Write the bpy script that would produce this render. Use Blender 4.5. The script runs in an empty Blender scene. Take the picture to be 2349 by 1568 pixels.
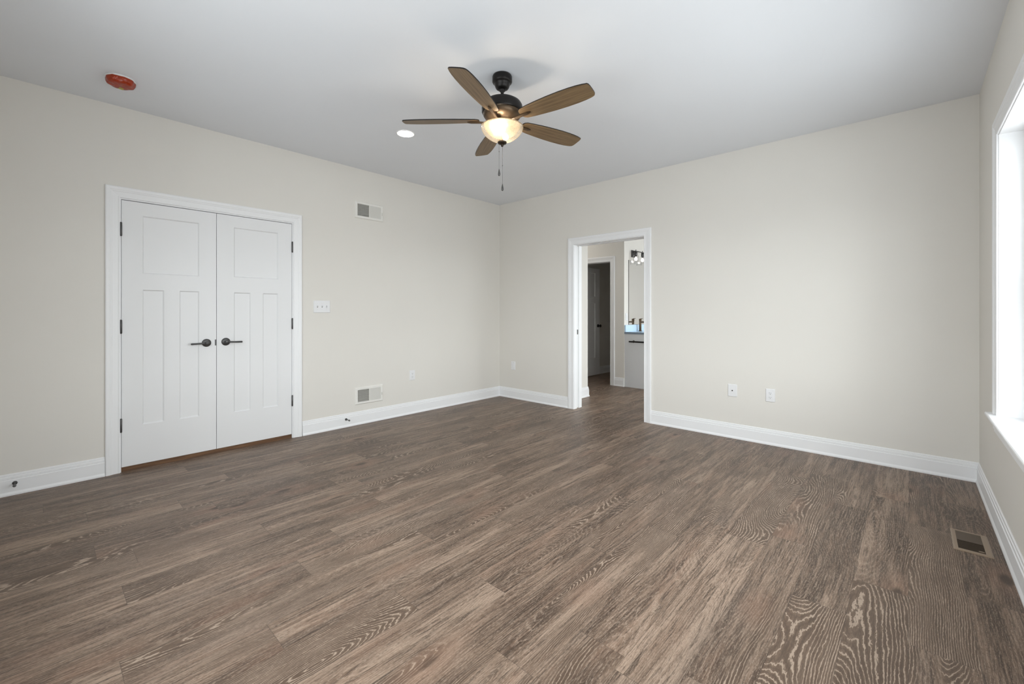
import bpy, bmesh, math, random
from mathutils import Vector, Matrix
random.seed(7)
S = bpy.context.scene
C = S.collection
PI = math.pi

# ------------------------------------------------------------------ camera
cam_d = bpy.data.cameras.new('camera')
cam = bpy.data.objects.new('camera', cam_d); C.objects.link(cam)
cam_d.sensor_fit = 'HORIZONTAL'; cam_d.sensor_width = 36.0
cam_d.lens = 36.0 * 994.5 / 2349.0
cam_d.shift_y = -68.0 / 2349.0
cam_d.clip_start = 0.02
cam.location = (0, 0, 1.2017)
cam.rotation_euler = (PI / 2, 0, math.radians(42.54 - 90.0))
S.camera = cam

# ------------------------------------------------------------------ world, daylight, exposure
S.view_settings.view_transform = 'Standard'
S.view_settings.look = 'None'
S.view_settings.gamma = 1.0
S.view_settings.use_curve_mapping = False
S.view_settings.exposure = 0.09
S.cycles.diffuse_bounces = 6
S.cycles.adaptive_threshold = 0.02
S.cycles.max_bounces = 10
S.cycles.transparent_max_bounces = 16
S.cycles.caustics_reflective = False
S.cycles.caustics_refractive = False
S.cycles.sample_clamp_indirect = 6.0

world = bpy.data.worlds.new('sky'); S.world = world
world.use_nodes = True
bg = world.node_tree.nodes['Background']
SKY, GROUND = 8.9, 5.2                            # overcast sky above, pale lit ground below the horizon
_tc = world.node_tree.nodes.new('ShaderNodeTexCoord')
_sx = world.node_tree.nodes.new('ShaderNodeSeparateXYZ')
_mr = world.node_tree.nodes.new('ShaderNodeMapRange')
_mr.inputs['From Min'].default_value = -0.03; _mr.inputs['From Max'].default_value = 0.03
_mr.inputs['To Min'].default_value = GROUND; _mr.inputs['To Max'].default_value = SKY
world.node_tree.links.new(_tc.outputs['Generated'], _sx.inputs[0])
world.node_tree.links.new(_sx.outputs[2], _mr.inputs['Value'])
world.node_tree.links.new(_mr.outputs['Result'], bg.inputs['Strength'])
bg.inputs['Color'].default_value = (0.94, 0.97, 1.0, 1)

X0, X1 = -0.41, 4.489          # rear wall / back wall
Y0, Y1 = -0.362, 4.362         # window wall / closet wall
H = 2.743
XB = 4.654                     # bath side of the back wall
YV = 3.40                      # vanity wall
XF = 6.385                     # hall end wall
XE = 8.6                       # bath end wall


def portal(name, loc, rot, sx, sy):
    d = bpy.data.lights.new(name, 'AREA'); d.shape = 'RECTANGLE'; d.size = sx; d.size_y = sy
    d.cycles.is_portal = True
    o = bpy.data.objects.new(name, d); C.objects.link(o); o.location = loc; o.rotation_euler = rot
    return o


WIN = [(0.78, 3.575, 0.63, 2.18, 3)]               # window wall openings: x0, x1, z0, z1, units
ADDED_RWIN = [(0.15, 2.70, 0.63, 2.18, 2)]               # unseen rear wall openings, added for their light: y0, y1, z0, z1, units
BWIN = (5.3, 8.4, 0.50, 2.50)                       # unseen bath window, enlarged to brighten the vanity wall
for a, b, z0, z1, n in WIN:
    portal('window_light', ((a + b) / 2, Y0 - 0.19, (z0 + z1) / 2), (-PI / 2, 0, PI), b - a, z1 - z0)
for a, b, z0, z1, n in ADDED_RWIN:
    portal('rear_window_light', (X0 - 0.19, (a + b) / 2, (z0 + z1) / 2), (0, -PI / 2, 0), z1 - z0, b - a)
portal('bath_window_light', (6.85, Y0 - 0.19, 1.50), (-PI / 2, 0, PI), 3.1, 2.0)


# ------------------------------------------------------------------ material helpers
class NT:
    def __init__(self, m):
        self.t = m.node_tree; self.n = self.t.nodes; self.l = self.t.links

    def node(self, typ, **kw):
        o = self.n.new(typ)
        for k, v in kw.items(): setattr(o, k, v)
        return o

    def put(self, sock, v):
        if v is None: return
        if isinstance(v, bpy.types.NodeSocket): self.l.new(v, sock)
        else:
            if sock.type == 'RGBA' and len(v) == 3: v = (*v, 1)
            sock.default_value = v

    def math(self, op, a, b=None, c=None, clamp=False):
        o = self.node('ShaderNodeMath', operation=op, use_clamp=clamp)
        for i, v in enumerate((a, b, c)): self.put(o.inputs[i], v)
        return o.outputs[0]

    def xyz(self, x, y, z):
        o = self.node('ShaderNodeCombineXYZ')
        for i, v in enumerate((x, y, z)): self.put(o.inputs[i], v)
        return o.outputs[0]

    def noise(self, vec, scale=1.0, detail=2.0, rough=0.5, dist=0.0):
        o = self.node('ShaderNodeTexNoise'); o.noise_dimensions = '3D'
        self.put(o.inputs['Vector'], vec)
        o.inputs['Scale'].default_value = scale; o.inputs['Detail'].default_value = detail
        o.inputs['Roughness'].default_value = rough; o.inputs['Distortion'].default_value = dist
        return o.outputs['Fac']

    def ramp(self, f, lo, hi, smooth=True):
        o = self.node('ShaderNodeMapRange'); o.interpolation_type = 'SMOOTHSTEP' if smooth else 'LINEAR'
        self.put(o.inputs['Value'], f)
        self.put(o.inputs['From Min'], lo); self.put(o.inputs['From Max'], hi)
        return o.outputs['Result']

    def mix(self, f, a, b, mode='MIX'):
        o = self.node('ShaderNodeMix', data_type='RGBA', blend_type=mode)
        self.put(o.inputs[0], f); self.put(o.inputs[6], a); self.put(o.inputs[7], b)
        return o.outputs[2]


def new_mat(name, col=(0.8, 0.8, 0.8), rough=0.5, metal=0.0, spec=0.5):
    m = bpy.data.materials.new(name); m.use_nodes = True
    b = m.node_tree.nodes['Principled BSDF']
    b.inputs['Base Color'].default_value = (*col, 1)
    b.inputs['Roughness'].default_value = rough
    b.inputs['Metallic'].default_value = metal
    b.inputs['Specular IOR Level'].default_value = spec
    return m


def bump(m, height, strength=0.1, dist=0.001):
    t = NT(m); o = t.node('ShaderNodeBump')
    o.inputs['Strength'].default_value = strength; o.inputs['Distance'].default_value = dist
    t.put(o.inputs['Height'], height)
    t.l.new(o.outputs[0], t.n['Principled BSDF'].inputs['Normal'])


def painted(name, col, rough, scale=220.0, strength=0.06, spec=0.35, var=0.012):
    m = new_mat(name, col, rough, spec=spec); t = NT(m)
    p = t.node('ShaderNodeTexCoord').outputs['Object']
    n = t.noise(p, scale, 2.0)
    bump(m, n, strength, 0.001)
    big = t.noise(p, 1.7, 3.0)
    k = t.ramp(big, 0.3, 0.7)
    dark = tuple(c * (1 - var) for c in col)
    t.put(t.n['Principled BSDF'].inputs['Base Color'], t.mix(k, dark, col))
    return m


M = {}
M['wall'] = painted('greige_wall_paint', (0.742, 0.717, 0.672), 0.75)
M['ceiling'] = painted('flat_ceiling_paint', (0.79, 0.812, 0.85), 0.9, spec=0.2)
M['trim'] = painted('white_trim_enamel', (0.85, 0.853, 0.863), 0.38, 60, 0.02)
M['door'] = painted('white_door_enamel', (0.80, 0.802, 0.81), 0.42, 90, 0.03)
M['plate'] = new_mat('white_plastic', (0.78, 0.78, 0.79), 0.38)
M['slot'] = new_mat('dark_slot', (0.20, 0.20, 0.20), 0.6)
M['vent'] = new_mat('ivory_register_enamel', (0.80, 0.785, 0.745), 0.45)
M['ventgrey'] = new_mat('register_louvre_enamel', (0.72, 0.705, 0.67), 0.5)
M['duct'] = new_mat('galvanised_duct_interior', (0.30, 0.295, 0.28), 0.7)  # grey sheet stands in for the shaded cavity behind the louvres
M['darkduct'] = new_mat('dark_duct_interior', (0.05, 0.045, 0.04), 0.7)  # dark sheet stands in for the shaded opening below the louvres
M['black'] = new_mat('oil_rubbed_black', (0.018, 0.016, 0.015), 0.38, 0.6)
M['gunmetal'] = new_mat('dark_pewter', (0.095, 0.093, 0.092), 0.42, 0.75)
M['bronze'] = new_mat('brushed_bronze', (0.105, 0.072, 0.045), 0.42, 0.75)
M['darkbronze'] = new_mat('dark_bronze', (0.034, 0.024, 0.016), 0.38, 0.7)
M['chain'] = new_mat('chain_steel', (0.16, 0.16, 0.16), 0.4, 0.8)
M['orange'] = new_mat('orange_plastic_cover', (0.32, 0.030, 0.004), 0.25)
M['yellow'] = new_mat('yellow_sticker', (0.36, 0.30, 0.02), 0.5)
M['taupe'] = new_mat('taupe_register_enamel', (0.27, 0.200, 0.142), 0.42)
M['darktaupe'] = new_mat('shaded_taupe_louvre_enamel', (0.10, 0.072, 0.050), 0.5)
M['oak'] = None
M['stone'] = new_mat('pale_blue_stone', (0.58, 0.75, 0.92), 0.18)  # one even glossy pale blue for counter top and backsplash
M['stoneedge'] = new_mat('slate_blue_edge', (0.20, 0.25, 0.31), 0.3)
M['cabinet'] = new_mat('white_cabinet_lacquer', (0.66, 0.665, 0.675), 0.4)
M['mirror'] = new_mat('mirror_glass', (0.93, 0.93, 0.93), 0.01, 1.0)
M['vinyl'] = new_mat('white_vinyl', (0.86, 0.865, 0.87), 0.35)
M['rubber'] = new_mat('grey_rubber', (0.12, 0.12, 0.12), 0.7)


def bumpy_orange():
    m = M['orange']; t = NT(m)
    p = t.node('ShaderNodeTexCoord').outputs['Object']
    n = t.noise(p, 38, 3.0, 0.55, 1.2)
    bump(m, n, 0.6, 0.006)
bumpy_orange()


def wood(name, a, b, rough=0.45, su=3.0, sv=55.0):
    m = new_mat(name, a, rough); t = NT(m)
    p = t.node('ShaderNodeTexCoord').outputs['Object']
    s = t.node('ShaderNodeSeparateXYZ'); t.put(s.inputs[0], p)
    v = t.xyz(t.math('MULTIPLY', s.outputs[0], su), t.math('MULTIPLY', s.outputs[1], sv), t.math('MULTIPLY', s.outputs[2], sv))
    n = t.noise(v, 1.0, 5.0, 0.6, 0.6)
    k = t.ramp(n, 0.3, 0.72)
    t.put(t.n['Principled BSDF'].inputs['Base Color'], t.mix(k, a, b))
    return m


M['blade'] = wood('walnut_blade_veneer', (0.118, 0.074, 0.036), (0.225, 0.150, 0.079), 0.45, 3.0, 80.0)
M['oak'] = wood('stained_oak', (0.10, 0.045, 0.018), (0.19, 0.095, 0.042), 0.5)


def emission(name, col, strength):
    m = bpy.data.materials.new(name); m.use_nodes = True
    t = NT(m); t.n.clear()
    e = t.node('ShaderNodeEmission'); e.inputs[0].default_value = (*col, 1); e.inputs[1].default_value = strength
    o = t.node('ShaderNodeOutputMaterial'); t.l.new(e.outputs[0], o.inputs[0])
    return m


M['lens'] = emission('led_lens', (1.0, 0.97, 0.92), 34.0)
M['bathlens'] = emission('bath_led_lens', (1.0, 0.96, 0.90), 85.0)  # glow of the unseen lamps added to brighten bath and hall
M['bulb'] = emission('warm_bulb', (1.0, 0.84, 0.65), 150.0)
M['vanitybulb'] = emission('soft_white_bulb', (1.0, 0.95, 0.89), 1.6)


def thin_glass(name, tint, gloss):
    m = bpy.data.materials.new(name); m.use_nodes = True
    t = NT(m); t.n.clear()
    tr = t.node('ShaderNodeBsdfTransparent'); tr.inputs[0].default_value = (*tint, 1)
    gl = t.node('ShaderNodeBsdfGlossy'); gl.inputs['Roughness'].default_value = 0.02
    fr = t.node('ShaderNodeLayerWeight'); fr.inputs[0].default_value = gloss
    mx = t.node('ShaderNodeMixShader'); o = t.node('ShaderNodeOutputMaterial')
    t.put(mx.inputs[0], t.math('MULTIPLY', fr.outputs['Fresnel'], 0.4)); t.l.new(tr.outputs[0], mx.inputs[1]); t.l.new(gl.outputs[0], mx.inputs[2])
    t.l.new(mx.outputs[0], o.inputs[0])
    return m


M['pane'] = thin_glass('window_pane_glass', (0.97, 0.985, 0.98), 0.12)
M['jar'] = thin_glass('clear_shade_glass', (0.985, 0.985, 0.985), 0.14)


def bowl_glass():
    m = bpy.data.materials.new('seeded_bowl_glass'); m.use_nodes = True
    t = NT(m); t.n.clear()
    p = t.node('ShaderNodeTexCoord').outputs['Object']
    seeds = t.node('ShaderNodeTexVoronoi'); seeds.inputs['Scale'].default_value = 160; t.put(seeds.inputs['Vector'], p)
    sd = t.ramp(seeds.outputs['Distance'], 0.12, 0.45)
    cloud = t.noise(p, 14, 3.0, 0.55, 0.8)
    ck = t.ramp(cloud, 0.35, 0.7)
    tl = t.node('ShaderNodeBsdfTranslucent'); t.put(tl.inputs[0], t.mix(ck, (0.19, 0.150, 0.095), (0.33, 0.285, 0.20)))
    df = t.node('ShaderNodeBsdfDiffuse'); df.inputs[0].default_value = (0.6, 0.58, 0.55, 1)
    tr = t.node('ShaderNodeBsdfTransparent'); tr.inputs[0].default_value = (0.95, 0.92, 0.88, 1)
    gl = t.node('ShaderNodeBsdfGlossy'); gl.inputs['Roughness'].default_value = 0.08
    m1 = t.node('ShaderNodeMixShader'); m1.inputs[0].default_value = 0.25
    t.l.new(tl.outputs[0], m1.inputs[1]); t.l.new(df.outputs[0], m1.inputs[2])
    m2 = t.node('ShaderNodeMixShader')
    t.put(m2.inputs[0], t.math('MULTIPLY_ADD', sd, 0.24, t.math('MULTIPLY', ck, 0.06)))
    t.l.new(m1.outputs[0], m2.inputs[1]); t.l.new(tr.outputs[0], m2.inputs[2])
    fr = t.node('ShaderNodeLayerWeight'); fr.inputs[0].default_value = 0.15
    m3 = t.node('ShaderNodeMixShader'); t.put(m3.inputs[0], t.math('MULTIPLY', fr.outputs['Fresnel'], 0.5))
    t.l.new(m2.outputs[0], m3.inputs[1]); t.l.new(gl.outputs[0], m3.inputs[2])
    bp = t.node('ShaderNodeBump'); bp.inputs['Strength'].default_value = 0.3; bp.inputs['Distance'].default_value = 0.002
    t.put(bp.inputs['Height'], sd); t.l.new(bp.outputs[0], gl.inputs['Normal'])
    o = t.node('ShaderNodeOutputMaterial'); t.l.new(m3.outputs[0], o.inputs[0])
    return m


M['bowl'] = bowl_glass()


def floor_material():
    m = new_mat('limed_oak_vinyl_plank', (0.2, 0.15, 0.12), 0.45); t = NT(m)
    B = t.n['Principled BSDF']
    s = t.node('ShaderNodeSeparateXYZ'); t.put(s.inputs[0], t.node('ShaderNodeTexCoord').outputs['Object'])
    x, y = s.outputs[0], s.outputs[1]
    W, Ln = 0.182, 1.22
    yr = t.math('DIVIDE', t.math('SUBTRACT', y, 0.004), W)
    row = t.math('FLOOR', yr); fy = t.math('FRACT', yr)
    wn1 = t.node('ShaderNodeTexWhiteNoise', noise_dimensions='1D'); t.put(wn1.inputs['W'], t.math('ADD', row, 13.37))
    joint = t.math('MULTIPLY', wn1.outputs['Value'], Ln)               # where the board ends fall in each row
    for k, xo in {-1: 0.91, 0: 0.046, 1: 0.95, 3: 0.09, 7: 0.129, 8: 1.037, 9: 0.591, 10: 0.186, 11: 0.842, 12: 1.086, 13: 0.244, 14: 0.847, 16: 0.188, 18: 0.597}.items():
        cm = t.math('COMPARE', row, float(k), 0.1)
        joint = t.math('MULTIPLY_ADD', cm, t.math('SUBTRACT', xo, joint), joint)
    xr = t.math('DIVIDE', t.math('SUBTRACT', x, joint), Ln)
    col = t.math('FLOOR', xr); fx = t.math('FRACT', xr)
    wn2 = t.node('ShaderNodeTexWhiteNoise', noise_dimensions='2D'); t.put(wn2.inputs['Vector'], t.xyz(row, col, 0.0))
    rs = t.node('ShaderNodeSeparateColor'); t.put(rs.inputs[0], wn2.outputs['Color'])
    r1, r2, r3 = rs.outputs[0], rs.outputs[1], rs.outputs[2]
    z = t.math('MULTIPLY', wn2.outputs['Value'], 91.0)
    bid = t.math('MULTIPLY_ADD', row, 20.0, col)                       # boards whose print stands out: (tone, liming)
    btone, bshow = None, None
    for (rk, ck), (bt, bs) in {(-1, 1): (-0.02, 0.30), (0, 1): (0.0, 0.30), (0, 2): (0.03, -0.08), (1, 0): (0.0, 0.22), (1, 1): (-0.10, -0.15), (2, 1): (0.02, -0.05), (3, 1): (0.12, -0.25),
                               (3, 2): (-0.02, 0.22), (4, 1): (0.04, -0.2), (7, 0): (0.10, -0.25), (8, -1): (-0.04, 0.20), (9, 0): (0.08, -0.2), (10, 1): (-0.04, 0.16), (-1, 2): (-0.12, -0.1), (-2, 2): (-0.10, -0.05)}.items():
        cm = t.math('COMPARE', bid, float(rk * 20 + ck), 0.1)
        btone = t.math('MULTIPLY', cm, bt) if btone is None else t.math('MULTIPLY_ADD', cm, bt, btone)
        bshow = t.math('MULTIPLY', cm, bs) if bshow is None else t.math('MULTIPLY_ADD', cm, bs, bshow)
    u = t.math('ADD', x, t.math('MULTIPLY', r1, 17.0))
    v = t.math('MULTIPLY', t.math('SUBTRACT', fy, 0.5), W)

    def nz(su, sv, detail=2.0, rough=0.5, dist=0.0, dz=0.0):
        vec = t.xyz(t.math('MULTIPLY', u, su), t.math('MULTIPLY', v, sv), t.math('ADD', z, dz))
        return t.noise(vec, 1.0, detail, rough, dist)
    # growth rings of a plain-sawn board: distance from a wandering heart line
    heart = t.math('MULTIPLY', t.math('SUBTRACT', r3, 0.5), 0.30)
    sway = t.math('MULTIPLY', t.math('SUBTRACT', nz(1.1, 0.0, 1.0, 0.4, 0.0, 7.0), 0.5), 0.10)
    hv = t.math('SUBTRACT', t.math('SUBTRACT', v, heart), sway)
    dep = t.math('MULTIPLY', t.math('SUBTRACT', nz(0.85, 1.5, 1.0, 0.4, 0.0, 0.0), 0.44), 0.62)
    rad = t.math('SQRT', t.math('MULTIPLY_ADD', hv, hv, t.math('MULTIPLY', dep, dep)))
    K = t.math('MULTIPLY_ADD', r2, 60.0, 95.0)
    ph = t.math('MULTIPLY', rad, K)
    jag = nz(40.0, 170.0, 2.0, 0.6, 0.0, 3.0)
    wob = nz(4.5, 26.0, 2.0, 0.5, 0.0, 5.0)
    ph = t.math('MULTIPLY_ADD', jag, 0.8, ph)
    ph = t.math('MULTIPLY_ADD', wob, 2.2, ph)
    fr = t.math('FRACT', ph)
    tri = t.math('ABSOLUTE', t.math('SUBTRACT', fr, 0.5))             # 0 at line centre
    lw = t.math('MULTIPLY_ADD', nz(6.0, 18.0, 2.0, 0.5, 0.0, 11.0), 0.36, -0.035)
    line = t.math('SUBTRACT', 1.0, t.ramp(tri, t.math('MULTIPLY', lw, 0.45), lw))
    dline = t.ramp(tri, 0.30, 0.48)
    show = t.ramp(t.math('ADD', bshow, t.math('MULTIPLY_ADD', t.math('SUBTRACT', r1, 0.5), 0.16, nz(1.1, 7.5, 2.0, 0.5, 0.0, 21.0))), 0.53, 0.63)   # where the liming is bold
    # broad tone, bands, streaks, grain
    tone = nz(1.3, 9.0, 4.0, 0.6, 0.5, 31.0)
    band = nz(2.0, 40.0, 3.0, 0.6, 0.5, 36.0)
    streak = nz(7.0, 120.0, 3.0, 0.62, 0.4, 41.0)
    fine = nz(26.0, 430.0, 2.0, 0.6, 0.0, 51.0)
    speck = nz(95.0, 330.0, 2.0, 0.6, 0.3, 61.0)
    dark, mid, light = (0.078, 0.048, 0.032), (0.225, 0.154, 0.111), (0.450, 0.335, 0.255)
    tk = t.math('ADD', btone, t.math('MULTIPLY_ADD', t.math('SUBTRACT', r2, 0.5), 0.20, tone))
    tk = t.math('MULTIPLY_ADD', t.math('SUBTRACT', band, 0.5), 0.80, tk)
    c = t.mix(t.ramp(tk, 0.28, 0.54), dark, mid)
    c = t.mix(t.math('MULTIPLY', t.ramp(tk, 0.48, 0.74), 0.9), c, light)
    c = t.mix(t.math('MULTIPLY', t.ramp(nz(1.6, 9.0, 3.0, 0.5, 0.0, 71.0), 0.53, 0.70), 0.28), c, (0.40, 0.245, 0.170))
    c = t.mix(t.math('MULTIPLY', t.ramp(nz(0.9, 4.0, 2.0, 0.5, 0.0, 81.0), 0.52, 0.70), 0.30), c, (0.175, 0.145, 0.128))
    c = t.mix(t.math('MULTIPLY', t.ramp(streak, 0.52, 0.66), 0.75), c, (0.072, 0.048, 0.034))
    stroke = nz(3.2, 62.0, 3.0, 0.6, 0.6, 91.0)
    c = t.mix(t.math('MULTIPLY', t.ramp(stroke, 0.55, 0.65), 0.70), c, (0.070, 0.047, 0.033))
    c = t.mix(t.math('MULTIPLY', t.ramp(stroke, 0.42, 0.30), 0.40), c, light)
    c = t.mix(t.math('MULTIPLY', t.ramp(streak, 0.48, 0.32), 0.45), c, light)
    c = t.mix(t.math('MULTIPLY', t.ramp(fine, 0.52, 0.66), 0.40), c, (0.43, 0.345, 0.28))
    c = t.mix(t.math('MULTIPLY', t.ramp(fine, 0.48, 0.32), 0.45), c, (0.070, 0.050, 0.038))
    c = t.mix(t.math('MULTIPLY', t.ramp(speck, 0.54, 0.66), 0.36), c, (0.090, 0.064, 0.048))
    c = t.mix(t.math('MULTIPLY', t.ramp(speck, 0.46, 0.34), 0.30), c, (0.43, 0.345, 0.28))
    # bold cathedral areas: darker even ground, pale lime lines
    c = t.mix(t.math('MULTIPLY', show, 0.72), c, (0.138, 0.093, 0.066))
    c = t.mix(t.math('MULTIPLY', t.math('MULTIPLY', dline, t.math('MULTIPLY_ADD', show, 0.25, 0.18)), 1.0), c, (0.080, 0.056, 0.041))
    broken = t.ramp(speck, 0.62, 0.44)
    lk = t.math('MULTIPLY', line, t.math('MAXIMUM', t.math('MULTIPLY', show, 0.82), t.math('MULTIPLY', broken, 0.40)))
    c = t.mix(lk, c, (0.52, 0.415, 0.33))
    # knots
    vo = t.node('ShaderNodeTexVoronoi'); vo.inputs['Scale'].default_value = 1.0
    vo.inputs['Randomness'].default_value = 1.0
    t.put(vo.inputs['Vector'], t.xyz(t.math('MULTIPLY', u, 1.5), t.math('MULTIPLY', v, 3.6), z))
    kd = t.math('MULTIPLY_ADD', t.math('SUBTRACT', wob, 0.5), 0.06, vo.outputs['Distance'])
    c = t.mix(t.math('MULTIPLY', t.ramp(kd, 0.34, 0.10), 0.24), c, (0.40, 0.235, 0.165))
    c = t.mix(t.math('MULTIPLY', t.ramp(kd, 0.115, 0.04), 0.85), c, (0.060, 0.038, 0.026))
    # seams
    sw = 0.0009
    ey = t.math('MULTIPLY', t.math('MINIMUM', fy, t.math('SUBTRACT', 1.0, fy)), W)
    ex = t.math('MULTIPLY', t.math('MINIMUM', fx, t.math('SUBTRACT', 1.0, fx)), Ln)
    seam = t.math('SUBTRACT', 1.0, t.ramp(t.math('MINIMUM', ex, ey), sw * 0.4, sw * 1.6))
    c = t.mix(t.math('MULTIPLY', seam, 0.55), c, (0.06, 0.045, 0.035))
    c = t.mix(1.0, c, (0.76, 0.733, 0.707), 'MULTIPLY')
    t.put(B.inputs['Base Color'], c)
    t.put(B.inputs['Roughness'], t.math('MULTIPLY_ADD', fine, 0.14, 0.36))
    B.inputs['Specular IOR Level'].default_value = 0.34
    hgt = t.math('MULTIPLY_ADD', line, 0.35, t.math('SUBTRACT', fine, t.math('MULTIPLY', seam, 1.5)))
    bump(m, hgt, 0.22, 0.0006)
    return m


M['floor'] = floor_material()


# ------------------------------------------------------------------ mesh helpers
class MB:
    def __init__(self):
        self.v, self.f, self.s, self.mi = [], [], [], []

    def add(self, vs, fs, smooth=False, mi=0):
        b = len(self.v); self.v += [tuple(p) for p in vs]
        for q in fs:
            self.f.append([b + i for i in q]); self.s.append(smooth); self.mi.append(mi)
        return self

    def box(self, x0, x1, y0, y1, z0, z1, mi=0):
        vs = [(x, y, z) for x in (x0, x1) for y in (y0, y1) for z in (z0, z1)]
        return self.add(vs, [(0, 1, 3, 2), (4, 6, 7, 5), (0, 4, 5, 1), (2, 3, 7, 6), (0, 2, 6, 4), (1, 5, 7, 3)], mi=mi)

    def obox(self, centre, axes, half, mi=0):      # oriented box
        c = Vector(centre); a = [Vector(q).normalized() for q in axes]
        vs = [c + a[0] * half[0] * i + a[1] * half[1] * j + a[2] * half[2] * k for i in (-1, 1) for j in (-1, 1) for k in (-1, 1)]
        return self.add(vs, [(0, 1, 3, 2), (4, 6, 7, 5), (0, 4, 5, 1), (2, 3, 7, 6), (0, 2, 6, 4), (1, 5, 7, 3)], mi=mi)

    def plate(self, x0, x1, z0, z1, d, bev, y=0.0):  # wall plate: back at y, front at y-d, bevelled edge
        vs = []
        for yy, e in ((y, 0), (y - d + bev, 0), (y - d, bev)):
            vs += [(x0 + e, yy, z0 + e), (x1 - e, yy, z0 + e), (x1 - e, yy, z1 - e), (x0 + e, yy, z1 - e)]
        fs = [(3, 2, 1, 0), (8, 9, 10, 11)]
        for k in (0, 4):
            for i in range(4):
                j = (i + 1) % 4; fs.append((k + i, k + j, k + 4 + j, k + 4 + i))
        return self.add(vs, fs)

    def lathe(self, prof, seg=48, c=(0, 0, 0), axis='z', smooth=True, mi=0):
        vs, fs = [], []
        n = len(prof)
        for k in range(seg):
            a = 2 * PI * k / seg; ca, sa = math.cos(a), math.sin(a)
            for r, h in prof:
                if axis == 'z': p = (r * ca, r * sa, h)
                elif axis == 'y': p = (r * ca, h, r * sa)
                else: p = (h, r * ca, r * sa)
                vs.append((p[0] + c[0], p[1] + c[1], p[2] + c[2]))
        for k in range(seg):
            k2 = (k + 1) % seg
            for i in range(n - 1):
                fs.append((k * n + i, k2 * n + i, k2 * n + i + 1, k * n + i + 1))
        return self.add(vs, fs, smooth, mi)

    def tube(self, pts, r, seg=12, mi=0):
        pts = [Vector(p) for p in pts]; vs, fs = [], []
        for i, p in enumerate(pts):
            d = (pts[min(i + 1, len(pts) - 1)] - pts[max(i - 1, 0)]).normalized()
            a = d.orthogonal().normalized() if i == 0 else (pa - d * pa.dot(d)).normalized()
            pa = a; b = d.cross(a)
            rr = r[i] if isinstance(r, (list, tuple)) else r
            for k in range(seg):
                t = 2 * PI * k / seg; vs.append(p + a * rr * math.cos(t) + b * rr * math.sin(t))
        for i in range(len(pts) - 1):
            for k in range(seg):
                k2 = (k + 1) % seg
                fs.append((i * seg + k, i * seg + k2, (i + 1) * seg + k2, (i + 1) * seg + k))
        self.add(vs, fs, True, mi)
        self.add(vs[:seg], [tuple(range(seg - 1, -1, -1))], False, mi)
        return self.add(vs[-seg:], [tuple(range(seg))], False, mi)

    def build(self, name, mat, parent=None, loc=None, rz=None, fix=True):
        me = bpy.data.meshes.new(name)
        me.from_pydata(self.v, [], self.f)
        for i, p in enumerate(me.polygons):
            p.use_smooth = self.s[i]; p.material_index = self.mi[i]
        for mm in (mat if isinstance(mat, (list, tuple)) else [mat]): me.materials.append(mm)
        bm = bmesh.new(); bm.from_mesh(me)
        bmesh.ops.remove_doubles(bm, verts=bm.verts, dist=1e-6)
        if fix: bmesh.ops.recalc_face_normals(bm, faces=bm.faces)
        bm.to_mesh(me); bm.free()
        o = bpy.data.objects.new(name, me); C.objects.link(o)
        if parent: o.parent = parent
        if loc: o.location = loc
        if rz is not None: o.rotation_euler = (0, 0, rz)
        return o


def tag(o, label, cat, group=None, kind=None):
    o['label'] = label; o['category'] = cat
    if group: o['group'] = group
    if kind: o['kind'] = kind
    return o


def thing(name, label, cat, loc=(0, 0, 0), rz=0.0, group=None, kind=None):
    o = bpy.data.objects.new(name, None); C.objects.link(o)
    o.empty_display_size = 0.05
    o.location = loc; o.rotation_euler = (0, 0, rz)
    return tag(o, label, cat, group, kind)


def struct(o, label, cat):
    return tag(o, label, cat, kind='structure')


BK = -PI / 2      # facing of things on the back wall (room towards -x)
RT = PI           # facing of things on the window wall (room towards +y)


# ------------------------------------------------------------------ shell
def holed(mb, axis, a0, a1, t0, t1, holes, z0=0.0, z1=H):
    """wall along 'x' or 'y' between a0..a1, thickness t0..t1, rectangular holes (u0,u1,zl,zh)"""
    us = sorted({a0, a1, *[h[0] for h in holes], *[h[1] for h in holes]})
    for ua, ub in zip(us, us[1:]):
        um = (ua + ub) / 2
        hs = sorted([h for h in holes if h[0] < um < h[1]], key=lambda h: h[2])
        z = z0
        for h in hs:
            if h[2] > z + 1e-6:
                mb.box(ua, ub, t0, t1, z, h[2]) if axis == 'x' else mb.box(t0, t1, ua, ub, z, h[2])
            z = h[3]
        if z < z1 - 1e-6:
            mb.box(ua, ub, t0, t1, z, z1) if axis == 'x' else mb.box(t0, t1, ua, ub, z, z1)
    return mb


f = MB().box(X0 - 0.3, XE + 0.3, Y0 - 0.3, 5.7, -0.12, 0.0).build('floor', M['floor'])
struct(f, 'brown limed oak plank floor running through the room and doorway', 'floor')
c = MB().box(X0 - 0.3, XE + 0.3, Y0 - 0.3, 5.7, H, H + 0.12).build('ceiling', M['ceiling'])
struct(c, 'flat pale grey painted ceiling', 'ceiling')

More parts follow.
